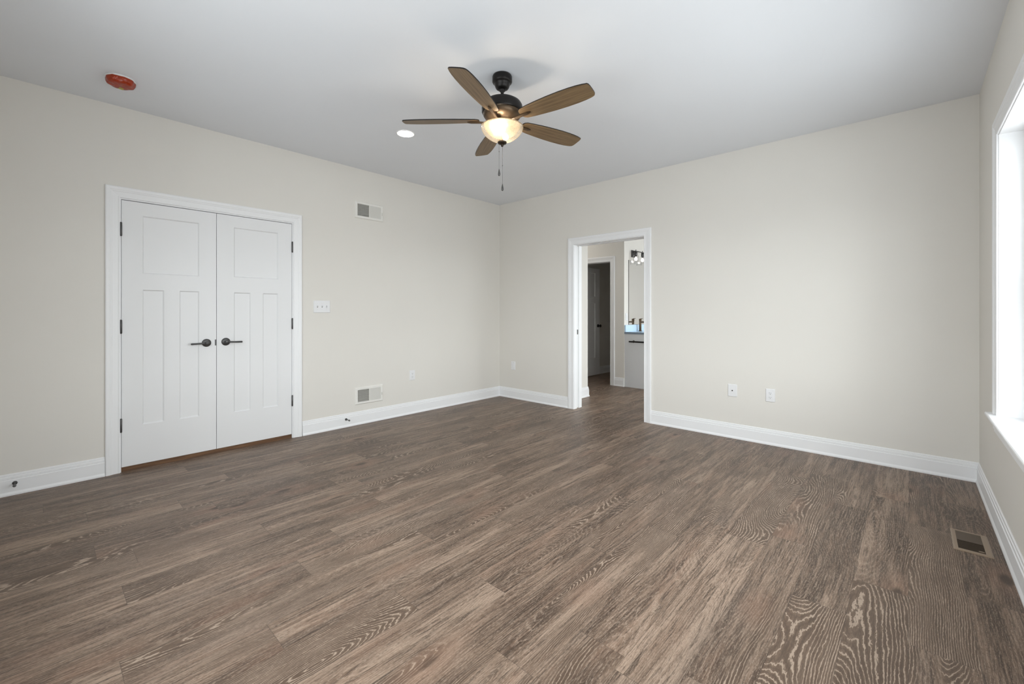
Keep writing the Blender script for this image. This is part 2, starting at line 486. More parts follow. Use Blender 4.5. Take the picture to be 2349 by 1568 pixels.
CL = (0.400, 1.650, 0.0, 2.065)          # rough closet opening
w = holed(MB(), 'x', X0 - 0.2, X1, Y1, Y1 + 0.12, [CL]).build('wall_left', M['wall'])
struct(w, 'greige painted wall holding the white double doors', 'wall')
DO = (2.133, 3.085, 0.0, 2.052)          # rough doorway opening
w = holed(MB(), 'y', Y0 - 0.2, 5.7, X1, XB, [DO]).build('wall_back', M['wall'])
struct(w, 'greige painted wall with the open white cased doorway', 'wall')
rw = [(q[0] - 0.02, q[1] + 0.02, q[2] - 0.02, q[3] + 0.02) for q in WIN]
w = holed(MB(), 'x', X0 - 0.2, X1, Y0 - 0.2, Y0, rw).build('wall_right', M['wall'])
struct(w, 'greige painted wall holding the big window at the right', 'wall')
rr = [(q[0] - 0.02, q[1] + 0.02, q[2] - 0.02, q[3] + 0.02) for q in ADDED_RWIN]
w = holed(MB(), 'y', Y0, Y1, X0 - 0.2, X0, rr).build('wall_rear', M['wall'])
struct(w, 'greige painted wall behind the viewpoint with a window', 'wall')
# closet behind the double doors
w = MB().box(0.1, 2.0, 5.10, 5.2, 0, H).box(0.1, 0.2, Y1 + 0.12, 5.10, 0, H).box(1.9, 2.0, Y1 + 0.12, 5.10, 0, H).build('wall_closet', M['wall'])
struct(w, 'greige painted inside of the closet behind the double doors', 'wall')
# bath and hall beyond the doorway
brw = (BWIN[0] - 0.02, BWIN[1] + 0.02, BWIN[2] - 0.02, BWIN[3] + 0.02)
w = holed(MB(), 'x', XB, XE + 0.2, Y0 - 0.2, Y0, [brw]).build('wall_bath_right', M['wall'])
struct(w, 'pale wall of the bathroom seen only in the mirror side', 'wall')
w = MB().box(XE, XE + 0.2, Y0, YV, 0, H).build('wall_bath_end', M['wall'])
struct(w, 'pale end wall of the bathroom beyond the doorway', 'wall')
w = MB().box(XB, 5.31, YV, YV + 0.12, 0, H).box(5.19, 5.31, YV + 0.12, 5.7, 0, H).build('wall_hall_near', M['wall'])
struct(w, 'short greige wall just inside the doorway on its left', 'wall')
WD = (3.651 - 0.02, 4.430, 0.0, 2.052)   # walk-in closet doorway in the hall end wall
w = holed(MB(), 'y', YV, 5.7, XF, XF + 0.12, [WD]).build('wall_hall_end', M['wall'])
struct(w, 'greige wall beyond the doorway holding a dark inner doorway', 'wall')
w = MB().box(XF + 0.12, XE, YV, YV + 0.12, 0, H).build('wall_vanity', M['wall'])
struct(w, 'bright wall behind the bathroom vanity and mirror', 'wall')
w = MB().box(5.31, XE + 0.2, 5.5, 5.7, 0, H).box(XE, XE + 0.2, YV, 5.5, 0, H).build('wall_hall_side', M['wall'])
struct(w, 'greige wall closing the hall and dark closet far side', 'wall')
w = MB().box(XF + 0.12, XE, 4.475, 4.575, 0, H).build('wall_dark_closet', M['wall'])
struct(w, 'shaded wall inside the dark inner closet behind its open door', 'wall')

# baseboards ----------------------------------------------------------
BP = [(0, 0), (0.020, 0), (0.020, 0.010), (0.0135, 0.024), (0.0135, 0.100), (0.0095, 0.1035), (0.0105, 0.107), (0.0100, 0.120), (0.0062, 0.1235), (0.0070, 0.128), (0.0060, 0.137), (0.003, 0.140), (0, 0.140)]


def base_run(mb, p, q, n, m0=0.0, m1=0.0):
    """profile from p to q (2D) with outward normal n; m0/m1: mitre (+1 shortens, -1 lengthens with depth)"""
    p, q, n = Vector(p), Vector(q), Vector(n); d = (q - p).normalized()
    vs = []
    for a, e, s in ((p, m0, 1), (q, m1, -1)):
        for dd, z in BP:
            t = a + n * dd + d * (s * e * dd); vs.append((t.x, t.y, z))
    k = len(BP)
    fs = [(i, (i + 1) % k, k + (i + 1) % k, k + i) for i in range(k)] + [tuple(range(k)), tuple(range(2 * k - 1, k - 1, -1))]
    mb.add(vs, fs)
    return mb


b = MB(); base_run(b, (X0, Y1), (0.324, Y1), (0, -1), 1, 0); base_run(b, (1.729, Y1), (X1, Y1), (0, -1), 0, 1)
struct(b.build('baseboard_left', M['trim']), 'white moulded baseboard along the wall with the double doors', 'baseboard')
b = MB(); base_run(b, (X1, Y1), (X1, 3.157), (-1, 0), 1, 0); base_run(b, (X1, 2.068), (X1, Y0), (-1, 0), 0, 1)
struct(b.build('baseboard_back', M['trim']), 'white moulded baseboard along the wall with the open doorway', 'baseboard')
b = MB(); base_run(b, (X1, Y0), (X0, Y0), (0, 1), 1, 1)
struct(b.build('baseboard_right', M['trim']), 'white moulded baseboard under the window', 'baseboard')
b = MB(); base_run(b, (X0, Y0), (X0, Y1), (1, 0), 1, 1)
struct(b.build('baseboard_rear', M['trim']), 'white moulded baseboard along the wall behind the viewpoint', 'baseboard')
b = MB(); base_run(b, (XB, YV), (5.31, YV), (0, -1), 1, -1)
struct(b.build('baseboard_hall_near', M['trim']), 'short white baseboard just inside the doorway on its left', 'baseboard')
b = MB(); base_run(b, (XF, 3.565), (XF, YV), (-1, 0), 0, 0)
struct(b.build('baseboard_hall_end', M['trim']), 'white baseboard between the dark inner doorway and the vanity', 'baseboard')
b = MB(); base_run(b, (XF + 0.12, 4.475), (XE, 4.475), (0, -1), 0, 0)
struct(b.build('baseboard_closet', M['trim']), 'shaded white baseboard inside the dark inner closet', 'baseboard')

# casings ---------------------------------------------------------------
CP = [(0, 0), (0, 0.008), (0.003, 0.0105), (0.009, 0.0105), (0.0115, 0.0085), (0.042, 0.0115), (0.047, 0.0145), (0.054, 0.0145), (0.058, 0.0175), (0.076, 0.0185), (0.0815, 0.015), (0.0815, 0)]


def casing(mb, u0, u1, zt, to3, z0=0.0, closed_bottom=False):
    """mitred casing round an opening; to3(u, depth, z) maps to world"""
    n = len(CP); vs, fs = [], []
    for wd, dd in CP:
        for (u, z) in ((u0 - wd, z0), (u0 - wd, zt + wd), (u1 + wd, zt + wd), (u1 + wd, z0)):
            vs.append(to3(u, dd, z))
    for i in range(n - 1):
        for k in range(3):
            fs.append((i * 4 + k, i * 4 + k + 1, (i + 1) * 4 + k + 1, (i + 1) * 4 + k))
    fs.append(tuple(i * 4 for i in range(n))); fs.append(tuple(i * 4 + 3 for i in range(n)))
    mb.add(vs, fs)
    return mb


left3 = lambda u, d, z: (u, Y1 - d, z)
back3 = lambda u, d, z: (X1 - d, u, z)
hall3 = lambda u, d, z: (XF - d, u, z)
right3 = lambda u, d, z: (u, Y0 + d, z)

# closet casing + jamb
b = MB(); casing(b, 0.4075, 1.6425, 2.0600, left3)
b.box(0.400, 0.414, Y1 - 0.0005, Y1 + 0.12, 0.0, 2.065).box(1.636, 1.650, Y1 - 0.0005, Y1 + 0.12, 0.0, 2.065)
b.box(0.414, 1.636, Y1 - 0.0005, Y1 + 0.12, 2.051, 2.065)
b.box(0.414, 0.428, Y1 + 0.042, Y1 + 0.075, 0.0, 2.051).box(1.622, 1.636, Y1 + 0.042, Y1 + 0.075, 0.0, 2.051)
b.box(0.428, 1.622, Y1 + 0.042, Y1 + 0.075, 2.037, 2.051)
struct(b.build('trim_1', M['trim']), 'white moulded casing and jamb round the closed double doors', 'door casing')

# doorway casing + pocket jamb (slot for the sliding door on the left side)
b = MB(); casing(b, 2.148, 3.075, 2.042, back3)
b.box(X1 - 0.0005, XB + 0.0005, 2.133, 2.148, 0, 2.052)
b.box(X1 - 0.0005, X1 + 0.058, 3.070, 3.085, 0.0, 2.052).box(X1 + 0.104, XB + 0.0005, 3.070, 3.085, 0.0, 2.052)
b.box(X1 - 0.0005, X1 + 0.058, 2.148, 3.070, 2.037, 2.052).box(X1 + 0.104, XB + 0.0005, 2.148, 3.070, 2.037, 2.052)
struct(b.build('trim_2', M['trim']), 'white moulded casing and slotted jamb round the open doorway', 'door casing')

# hall inner doorway casing
b = MB(); casing(b, 3.651 - 0.002, 4.420, 2.045, hall3)
b.box(XF - 0.0005, XF + 0.1205, 3.631, 3.651, 0, 2.052).box(XF - 0.0005, XF + 0.1205, 4.418, 4.430, 0, 2.052)
b.box(XF - 0.0005, XF + 0.1205, 3.651, 4.418, 2.038, 2.052)
struct(b.build('trim_3', M['trim']), 'shaded white casing round the dark inner doorway beyond', 'door casing')


# ------------------------------------------------------------------ doors
def door_mesh(mb, u0, u1, z0, z1, panels, th, rec=0.009, slope=0.008, rim=True):
    """local: x along the leaf, y=0 front (facing -y), y=th back, z up; recessed flat panels both sides"""
    us = sorted({u0, u1, *[p[0] for p in panels], *[p[1] for p in panels]})
    zs = sorted({z0, z1, *[p[2] for p in panels], *[p[3] for p in panels]})
    inside = lambda u, z: any(p[0] < u < p[1] and p[2] < z < p[3] for p in panels)
    for y, sg in ((0.0, 1), (th, -1)):
        for ua, ub in zip(us, us[1:]):
            for za, zb in zip(zs, zs[1:]):
                if not inside((ua + ub) / 2, (za + zb) / 2):
                    mb.add([(ua, y, za), (ub, y, za), (ub, y, zb), (ua, y, zb)], [(0, 1, 2, 3)])
        for pa, pb, pc, pd in panels:
            o = [(pa, pc), (pb, pc), (pb, pd), (pa, pd)]
            i_ = [(pa + slope, pc + slope), (pb - slope, pc + slope), (pb - slope, pd - slope), (pa + slope, pd - slope)]
            vs = [(a, y, q) for a, q in o] + [(a, y + sg * rec, q) for a, q in i_]
            mb.add(vs, [(k, (k + 1) % 4, 4 + (k + 1) % 4, 4 + k) for k in range(4)] + [(4, 5, 6, 7)])
    mb.add([(u0, 0, z0), (u1, 0, z0), (u1, th, z0), (u0, th, z0), (u0, 0, z1), (u1, 0, z1), (u1, th, z1), (u0, th, z1)],
           [(0, 1, 2, 3), (4, 5, 6, 7), (0, 3, 7, 4), (1, 2, 6, 5)])
    return mb


def three_panels(w):
    a, b_ = 0.121 * w / 0.605, w - 0.121 * w / 0.605
    q = (b_ - a)
    return [(a, b_, 1.500, 1.945), (a, a + q * 0.365, 0.337, 1.376), (b_ - q * 0.365, b_, 0.337, 1.376)]


def lever(parent, x, z, sgn):
    h = MB().lathe([(0.0, 0.0), (0.033, 0.0), (0.033, -0.004), (0.030, -0.008), (0.016, -0.012), (0.0, -0.012)], 40, (x, 0, z), 'y').build('handle', M['gunmetal'], parent)
    h['label'] = 'dark pewter lever handle'
    n = MB().lathe([(0, -0.012), (0.0115, -0.012), (0.0115, -0.030), (0.014, -0.034), (0.014, -0.048), (0.012, -0.051), (0, -0.051)], 28, (x, 0, z), 'y').build('hub', M['gunmetal'], h)
    MB().tube([(x + sgn * 0.006, -0.042, z), (x + sgn * 0.03, -0.044, z - 0.001), (x + sgn * 0.07, -0.043, z - 0.003), (x + sgn * 0.112, -0.042, z - 0.004), (x + sgn * 0.115, -0.042, z - 0.004)],
              [0.0075, 0.0072, 0.0072, 0.0078, 0.005], 16).build('lever', M['gunmetal'], h)
    return h


def hinge(parent, x, y, z, hgt=0.098):
    b = MB().lathe([(0, -hgt / 2 - 0.004), (0.003, -hgt / 2 - 0.004), (0.0065, -hgt / 2), (0.0065, hgt / 2), (0.003, hgt / 2 + 0.004), (0, hgt / 2 + 0.004)], 16, (x, y, z))
    for k in (-1, 0, 1):
        b.lathe([(0.0066, k * 0.03 - 0.0006), (0.007, k * 0.03 - 0.0006), (0.007, k * 0.03 + 0.0006), (0.0066, k * 0.03 + 0.0006)], 16, (x, y, z))
    o = b.build('hinge', M['gunmetal'], parent); o['label'] = 'dark pewter hinge'
    return o


# closed double doors (local frame: x along wall, z from floor)
wL = 0.6035
d1 = thing('door_1', 'left leaf of the closed white three-panel double doors', 'door', (0.4165, Y1 + 0.001, 0), 0, 'double door leaves', 'structure')
P = three_panels(wL)
door_mesh(MB(), 0, wL, 0.037, 2.046, P, 0.035).build('leaf', M['door'], d1)
lever(d1, 0.5335, 0.945, -1)
for zz in (1.826, 1.094, 0.352): hinge(d1, -0.0035, -0.0065, zz)
MB().box(wL - 0.010, wL - 0.0005, -0.002, 0.0, 0.920, 0.970).build('latch', M['gunmetal'], d1)
d2 = thing('door_2', 'right leaf of the closed white three-panel double doors', 'door', (1.0235, Y1 + 0.001, 0), 0, 'double door leaves', 'structure')
wR = 0.6095
P = [(0.1285, 0.4885, 1.510, 1.945), (0.1285, 0.2585, 0.326, 1.376), (0.3585, 0.4885, 0.326, 1.376)]
door_mesh(MB(), 0, wR, 0.037, 2.046, P, 0.035).build('leaf', M['door'], d2)
lever(d2, 0.0665, 0.948, 1)
for zz in (1.826, 1.094, 0.356): hinge(d2, wR + 0.0035, -0.0065, zz)
o = MB().box(0.4145, 1.6355, Y1 + 0.010, Y1 + 0.115, 0.0, 0.034).build('threshold', M['oak'])
tag(o, 'reddish brown wooden threshold strip under the white double doors', 'threshold')

# pocket door edge inside the slotted jamb
pk = thing('door_3', 'white pocket door slid away inside the slotted doorway jamb', 'door', (X1 + 0.064, 3.0765, 0), 0, None, 'structure')
MB().box(0, 0.034, 0, 0.90, 0.012, 2.03).build('leaf', M['door'], pk)
o = MB().box(0.006, 0.028, -0.0015, 0.0, 0.925, 0.985).build('latch', M['gunmetal'], pk); o['label'] = 'dark metal edge pull'

# open door of the dark inner closet
wd = thing('door_4', 'grey-shaded white panel door standing open inside the dark closet', 'door', (XF + 0.135, 4.412, 0), 0, None, 'structure')
wW = 0.79
door_mesh(MB(), 0, wW, 0.014, 2.035, three_panels(wW), 0.035, 0.012, 0.007).build('leaf', M['door'], wd)
kb = MB().lathe([(0, 0), (0.03, 0), (0.03, -0.005), (0.012, -0.009), (0.010, -0.034), (0.020, -0.040), (0.027, -0.052), (0.024, -0.064), (0.012, -0.070), (0, -0.070)], 28, (wW - 0.062, 0, 0.945), 'y').build('knob', M['black'], wd)
kb['label'] = 'black round door knob'
for zz in (1.826, 1.094, 0.352): hinge(wd, -0.004, 0.0, zz)


# ------------------------------------------------------------------ windows
def window_unit(name, label, width, z0, z1, n, loc, rz):
    """local: x 0..width along wall seen from inside, room towards -y, y=0 is wall face, z world"""
    t = thing(name, label, 'window', loc, rz, None, 'structure')
    b = MB(); casing(b, -0.005, width + 0.005, z1 + 0.005, lambda u, d, z: (u, -d, z), z0)
    b.build('casing', M['trim'], t)
    b = MB().box(-0.018, 0.0, 0.0, 0.2, z0 - 0.02, z1 + 0.018).box(width, width + 0.018, 0.0, 0.2, z0 - 0.02, z1 + 0.018).box(0, width, 0.0, 0.2, z1, z1 + 0.018)
    b.build('jamb', M['trim'], t)
    sp = []                                   # stool with rounded nose
    for y, z in ((0.2, z0 - 0.02), (0.0, z0 - 0.02)): sp.append((y, z))
    b = MB().box(-0.0, width, 0.0, 0.2, z0 - 0.02, z0)
    nose = [(0, -0.02), (-0.040, -0.02), (-0.044, -0.016), (-0.045, -0.010), (-0.044, -0.004), (-0.040, 0), (0, 0)]
    vs = [(x, y, z0 + z) for x in (-0.115, width + 0.115) for y, z in nose]
    k = len(nose)
    b.add(vs, [(i, (i + 1) % k, k + (i + 1) % k, k + i) for i in range(k)] + [tuple(range(k)), tuple(range(2 * k - 1, k - 1, -1))])
    b.build('stool', M['trim'], t)
    ap = [(0, 0), (-0.0145, 0), (-0.0145, -0.062), (-0.010, -0.067), (-0.010, -0.080), (-0.006, -0.088), (0, -0.088)]
    vs = [(x, y, z0 - 0.02 + z) for x in (-0.087, width + 0.087) for y, z in ap]; k = len(ap)
    MB().add(vs, [(i, (i + 1) % k, k + (i + 1) % k, k + i) for i in range(k)] + [tuple(range(k)), tuple(range(2 * k - 1, k - 1, -1))]).build('apron', M['trim'], t)
    uw = width / n; zm = (z0 + z1) / 2
    fb = MB()
    for i in range(n):
        a, e = i * uw, (i + 1) * uw
        fb.box(a, a + 0.05, 0.095, 0.19, z0, z1).box(e - 0.05, e, 0.095, 0.19, z0, z1)
        fb.box(a + 0.05, e - 0.05, 0.095, 0.19, z0, z0 + 0.03).box(a + 0.05, e - 0.05, 0.095, 0.19, z1 - 0.03, z1)
    fb.build('frame', M['vinyl'], t)
    for i in range(n):
        a, e = i * uw + 0.05, (i + 1) * uw - 0.05
        for nm, y, za, zb in (('lower_sash', 0.108, z0 + 0.03, zm + 0.02), ('upper_sash', 0.142, zm - 0.02, z1 - 0.03)):
            sb = MB().box(a, a + 0.05, y, y + 0.03, za, zb).box(e - 0.05, e, y, y + 0.03, za, zb)
            sb.box(a + 0.05, e - 0.05, y, y + 0.03, za, za + 0.045).box(a + 0.05, e - 0.05, y, y + 0.03, zb - 0.035, zb)
            so = sb.build(nm, M['vinyl'], t)
            MB().box(a + 0.05, e - 0.05, y + 0.013, y + 0.017, za + 0.045, zb - 0.035).build('pane', M['pane'], so)
    return t


WLAB = ['white cased double-hung window with deep reveal at the right edge', 'white cased window in the right wall nearer the viewpoint', 'white cased window in the right wall beside the viewpoint']
for i, (a, b, z0, z1, n) in enumerate(WIN):
    window_unit('window_%d' % (i + 1), WLAB[i], b - a, z0, z1, n, (b, Y0, 0), RT)
RLAB = ['white cased window in the wall behind the viewpoint', 'second white cased window in the wall behind the viewpoint']
for i, (a, b, z0, z1, n) in enumerate(ADDED_RWIN):
    window_unit('window_%d' % (i + 4), RLAB[i], b - a, z0, z1, n, (X0, a, 0), PI / 2)
window_unit('window_6', 'bathroom window lighting the vanity wall', BWIN[1] - BWIN[0], BWIN[2], BWIN[3], 2, (BWIN[1], Y0, 0), RT)


# ------------------------------------------------------------------ wall plates
def screw(parent, x, z, y, r=0.0028, mat='vent'):
    return MB().lathe([(0, y), (r, y), (r * 0.8, y - 0.0012), (0, y - 0.0014)], 14, (x, 0, z), 'y').build('screw', M[mat], parent)


def duplex(loc, rz, label):
    t = thing('wall_outlet', label, 'outlet', loc, rz, 'duplex wall outlets')
    MB().plate(-0.0375, 0.0375, -0.059, 0.059, 0.007, 0.004).build('cover_plate', M['plate'], t)
    for zc in (0.0195, -0.0195):
        pr = []
        for k in range(28):
            a = 2 * PI * k / 28; pr.append((0.0172 * math.cos(a), max(-0.0135, min(0.0135, 0.0172 * math.sin(a)))))
        vs = [(px, -0.007, pz + zc) for px, pz in pr] + [(px * 0.96, -0.0092, pz * 0.96 + zc) for px, pz in pr]
        n = len(pr)
        r = MB().add(vs, [(i, (i + 1) % n, n + (i + 1) % n, n + i) for i in range(n)] + [tuple(range(n, 2 * n))]).build('receptacle', M['plate'], t)
        MB().box(-0.0078, -0.0056, -0.0096, -0.0090, zc - 0.001, zc + 0.0085).box(0.0056, 0.0078, -0.0096, -0.0090, zc + 0.0005, zc + 0.0075).lathe([(0, -0.0090), (0.0028, -0.0090), (0.0028, -0.0096), (0, -0.0096)], 12, (0, 0, zc - 0.0068), 'y').build('slots', M['slot'], r)
    screw(t, 0, 0, -0.007)
    return t


duplex((2.9975, Y1, 0.4545), 0, 'white wall outlet low on the left wall beside the lower vent')
duplex((X1, 0.933, 0.4475), BK, 'white wall outlet low on the back wall, right of the cable plate')

t = thing('blank_plate', 'small white vertical plate low on the back wall near the room corner', 'wall plate', (X1, 4.0945, 0.4565), BK)
MB().plate(-0.0375, 0.0375, -0.059, 0.059, 0.007, 0.004).build('cover_plate', M['plate'], t)
MB().plate(-0.0165, 0.0165, -0.0335, 0.0335, 0.003, 0.0015, -0.007).build('insert', M['plate'], t)

t = thing('cable_plate', 'white cable wall plate with a single centre jack on the back wall', 'wall plate', (X1, 1.2515, 0.4545), BK)
MB().plate(-0.0405, 0.0405, -0.0585, 0.0585, 0.007, 0.004).build('cover_plate', M['plate'], t)
MB().lathe([(0, -0.007), (0.0058, -0.007), (0.0058, -0.010), (0.0046, -0.010), (0.0046, -0.016), (0.001, -0.016), (0, -0.012)], 20, (0, 0, 0), 'y').build('jack', M['gunmetal'], t)
for zz in (0.046, -0.046): screw(t, 0, zz, -0.007)

t = thing('light_switch', 'white three-gang toggle switch plate beside the double doors', 'switch', (1.9215, Y1, 1.2585), 0)
MB().plate(-0.0835, 0.0835, -0.0605, 0.0605, 0.007, 0.004).build('cover_plate', M['plate'], t)
for xx, up in ((-0.046, 1), (0.0, 1), (0.046, -1)):
    MB().box(xx - 0.0045, xx + 0.0045, -0.0074, -0.0068, -0.0095, 0.0095).build('slot', M['slot'], t)
    MB().obox((xx, -0.0115, 0.0045 * up), ((1, 0, 0), (0, -0.82, 0.57 * up), (0, 0.57 * up, 0.82)), (0.0042, 0.0085, 0.0042)).build('toggle', M['plate'], t)
    for zz in (0.030, -0.030): screw(t, xx, zz, -0.007)


# ------------------------------------------------------------------ wall registers
def register(loc, label, w, h):
    t = thing('wall_register', label, 'vent', loc, 0, 'wall registers')
    bx, bz = 0.028, 0.026
    x0, x1, z0, z1 = -w / 2, w / 2, -h / 2, h / 2
    fr = MB()
    o = [(x0, z0), (x1, z0), (x1, z1), (x0, z1)]
    rings = [(0, 0, 0.0), (0, 0, -0.004), (0.006, 0.006, -0.013), (bx, bz, -0.013), (bx, bz, -0.001)]
    vs = []
    for ix, iz, y in rings: vs += [(x0 + ix, y, z0 + iz), (x1 - ix, y, z0 + iz), (x1 - ix, y, z1 - iz), (x0 + ix, y, z1 - iz)]
    fs = []
    for r in range(len(rings) - 1):
        for k in range(4): fs.append((r * 4 + k, r * 4 + (k + 1) % 4, r * 4 + 4 + (k + 1) % 4, r * 4 + 4 + k))
    fr.add(vs, fs)
    fr.box(-0.004, 0.004, -0.013, -0.001, z0 + bz, z1 - bz)
    fr.build('frame', M['vent'], t, fix=True)
    MB().box(x0 + bx, x1 - bx, -0.0012, -0.0002, z0 + bz, z1 - bz).build('duct', M['duct'], t)
    dm = MB(); nd = 9
    for i in range(nd):
        zc = z0 + bz + (i + 0.5) * (h - 2 * bz) / nd
        dm.obox(((x0 + bx - 0.004) / 2, -0.003, zc), ((1, 0, 0), (0, 0.5, 0.86), (0, -0.86, 0.5)), ((-0.004 - x0 - bx) / 2, 0.0045, 0.0005))
    dm.build('damper', M['ventgrey'], t)
    for nm, xa, xb, ang in (('louvre', x0 + bx, -0.004, 30), ('louvre', 0.004, x1 - bx, -38)):
        l = MB(); n = 24
        for i in range(n):
            xc = xa + (i + 0.5) * (xb - xa) / n; a = math.radians(ang)
            l.obox((xc, -0.0085, 0), ((math.sin(a), math.cos(a), 0), (math.cos(a), -math.sin(a), 0), (0, 0, 1)), (0.0036, 0.0004, (h - 2 * bz) / 2))
        l.build(nm, M['vent'] if ang < 0 else M['ventgrey'], t)
    MB().obox((x1 - 0.016, -0.018, -0.008), ((1, 0, 0), (0, 1, 0), (0, 0, 1)), (0.0022, 0.006, 0.014)).build('damper_lever', M['ventgrey'], t)
    for xx in (x0 + 0.012, x1 - 0.008): screw(t, xx, 0.004, -0.013, 0.003, 'ventgrey')
    return t


register((2.4375, Y1, 2.302), 'ivory wall vent high on the left wall near the ceiling', 0.335, 0.180)
register((2.4375, Y1, 0.305), 'ivory wall vent low on the left wall just above the baseboard', 0.330, 0.182)


# ------------------------------------------------------------------ door stops
def door_stop(loc, label):
    t = thing('door_stop', label, 'door stop', loc, 0, 'door stops on the baseboard')
    MB().lathe([(0, 0), (0.0125, 0), (0.0125, -0.003), (0.009, -0.008), (0.0045, -0.011), (0, -0.011)], 24, (0, 0, 0), 'y').build('base', M['gunmetal'], t)
    MB().tube([(0, -0.008, 0), (0, -0.066, 0)], 0.0042, 14).build('rod', M['gunmetal'], t)
    MB().lathe([(0, -0.062), (0.0068, -0.062), (0.0085, -0.066), (0.0085, -0.074), (0.006, -0.078), (0, -0.079)], 20, (0, 0, 0), 'y').build('bumper', M['rubber'], t)
    return t


door_stop((2.170, Y1 - 0.0135, 0.082), 'small dark door stop on the baseboard under the lower wall vent')
door_stop((-0.110, Y1 - 0.0135, 0.078), 'small dark door stop on the baseboard at the far left edge')


# ------------------------------------------------------------------ floor register
t = thing('floor_register', 'taupe metal floor vent set into the planks by the window wall', 'vent', (3.2855, -0.2345, 0), 0)
x0, x1, y0, y1 = -0.1425, 0.1425, -0.070, 0.070
ix0, ix1, iy0, iy1 = -0.121, 0.121, -0.044, 0.052
vs = []
for a, b_, c_, d_, z in ((x0, x1, y0, y1, 0.0), (x0, x1, y0, y1, 0.002), (x0 + 0.006, x1 - 0.006, y0 + 0.006, y1 - 0.006, 0.0048), (ix0, ix1, iy0, iy1, 0.0048), (ix0, ix1, iy0, iy1, 0.0006)):
    vs += [(a, c_, z), (b_, c_, z), (b_, d_, z), (a, d_, z)]
fs = []
for r in range(4):
    for k in range(4): fs.append((r * 4 + k, r * 4 + (k + 1) % 4, r * 4 + 4 + (k + 1) % 4, r * 4 + 4 + k))
MB().add(vs, fs).build('frame', M['taupe'], t)
MB().box(ix0, ix1, iy0, iy1, 0.0003, 0.0006).build('duct', M['darkduct'], t)
l = MB(); n = 22
for i in range(n):
    xc = ix0 + (i + 0.5) * (ix1 - ix0) / n
    a = math.radians(38 if xc > 0.0 else -38)
    l.obox((xc, (iy0 + iy1) / 2, 0.0030), ((math.sin(a), 0, math.cos(a)), (math.cos(a), 0, -math.sin(a)), (0, 1, 0)), (0.0026, 0.0006, (iy1 - iy0) / 2))
l.build('louvre', M['darktaupe'], t)
MB().obox((-0.108, -0.030, 0.0065), ((1, 0, 0), (0, 1, 0), (0, 0, 1)), (0.002, 0.010, 0.0015)).build('damper_lever', M['taupe'], t)


# ------------------------------------------------------------------ ceiling things
t = thing('smoke_detector', 'ceiling smoke detector sealed under an orange plastic dust cover', 'smoke detector', (0.362, 3.842, H), 0)
MB().lathe([(0, 0), (0.0785, 0), (0.0785, -0.006), (0.0765, -0.010), (0, -0.010)], 48).build('base', M['plate'], t)
cv = MB()
prof = [(0.0745, -0.007), (0.0755, -0.015), (0.0735, -0.030), (0.066, -0.043), (0.052, -0.049), (0.028, -0.0505), (0.0, -0.051)]
seg = 64; vs = []; fs = []
for k in range(seg):
    a = 2 * PI * k / seg
    for i, (r, z) in enumerate(prof):
        wv = 1 + (0.025 * math.sin(5 * a + 0.7) + 0.02 * math.sin(9 * a + 2)) * (1 if i < 5 else 0.3)
        wz = 0.0016 * math.sin(7 * a + i) if 0 < i < 6 else 0
        vs.append((r * wv * math.cos(a), r * wv * math.sin(a), z + wz))
n = len(prof)
for k in range(seg):
    for i in range(n - 1): fs.append((k * n + i, ((k + 1) % seg) * n + i, ((k + 1) % seg) * n + i + 1, k * n + i + 1))
cv.add(vs, fs, True).build('dust_cover', M['orange'], t)
MB().obox((0.006, 0.032, -0.0508), ((1, 0.25, 0), (-0.25, 1, 0), (0, 0, 1)), (0.0125, 0.014, 0.0012)).build('sticker', M['yellow'], t)


def downlight(loc, label, lens='lens'):
    t = thing('recessed_light', label, 'ceiling light', loc, 0, 'recessed ceiling lights')
    MB().lathe([(0.068, -0.0005), (0.069, -0.005), (0.078, -0.004), (0.081, -0.0015), (0.081, 0.0)], 56).build('trim_ring', M['plate'], t)
    MB().lathe([(0, -0.0030), (0.0685, -0.0030)], 56).build('lens', M[lens], t)
    return t


downlight((2.134, 3.204, H), 'round lit recessed ceiling light left of the fan')
downlight((2.134, 0.705, H), 'recessed ceiling light just beyond the top edge, nearest the window')
downlight((6.9, 1.9, H), 'recessed ceiling light in the bathroom beyond the doorway', 'bathlens')  # unseen lamp added to lift the bathroom brightness

downlight((5.85, 4.35, H), 'recessed ceiling light in the hall past the doorway, out of direct view', 'bathlens')  # unseen lamp added to brighten the hall wall and inner closet door

# ceiling fan
FX, FY = 2.0405, 1.9592
fan = thing('ceiling_fan', 'dark bronze ceiling fan with five wooden blades and glass bowl light', 'ceiling fan', (FX, FY, 0), math.radians(42.54 - 90.0))
# local frame: +x = picture right, +y = away from the viewpoint
MB().lathe([(0, H), (0.060, H), (0.0645, H - 0.010), (0.0645, H - 0.040), (0.062, H - 0.046), (0.054, H - 0.050), (0.0495, H - 0.056), (0.047, H - 0.070), (0.041, H - 0.083), (0.030, H - 0.090), (0, H - 0.0905)], 56).build('canopy', M['black'], fan)
MB().lathe([(0, 2.66), (0.018, 2.66), (0.020, 2.650), (0.017, 2.640), (0.0105, 2.636), (0.0105, 2.585), (0, 2.585)], 28).build('downrod', M['black'], fan)
MB().lathe([(0, 2.598), (0.020, 2.598), (0.024, 2.592), (0.026, 2.584), (0.078, 2.581), (0.104, 2.574), (0.122, 2.562), (0.131, 2.546), (0.1335, 2.530), (0.1335, 2.508), (0.131, 2.501), (0.127, 2.498), (0, 2.498)], 72).build('motor_housing', M['black'], fan)
MB().lathe([(0.1235, 2.500), (0.1255, 2.494), (0.123, 2.484), (0.114, 2.470), (0.099, 2.459), (0.081, 2.451), (0.062, 2.448), (0, 2.448)], 72).build('lower_housing', M['bronze'], fan)
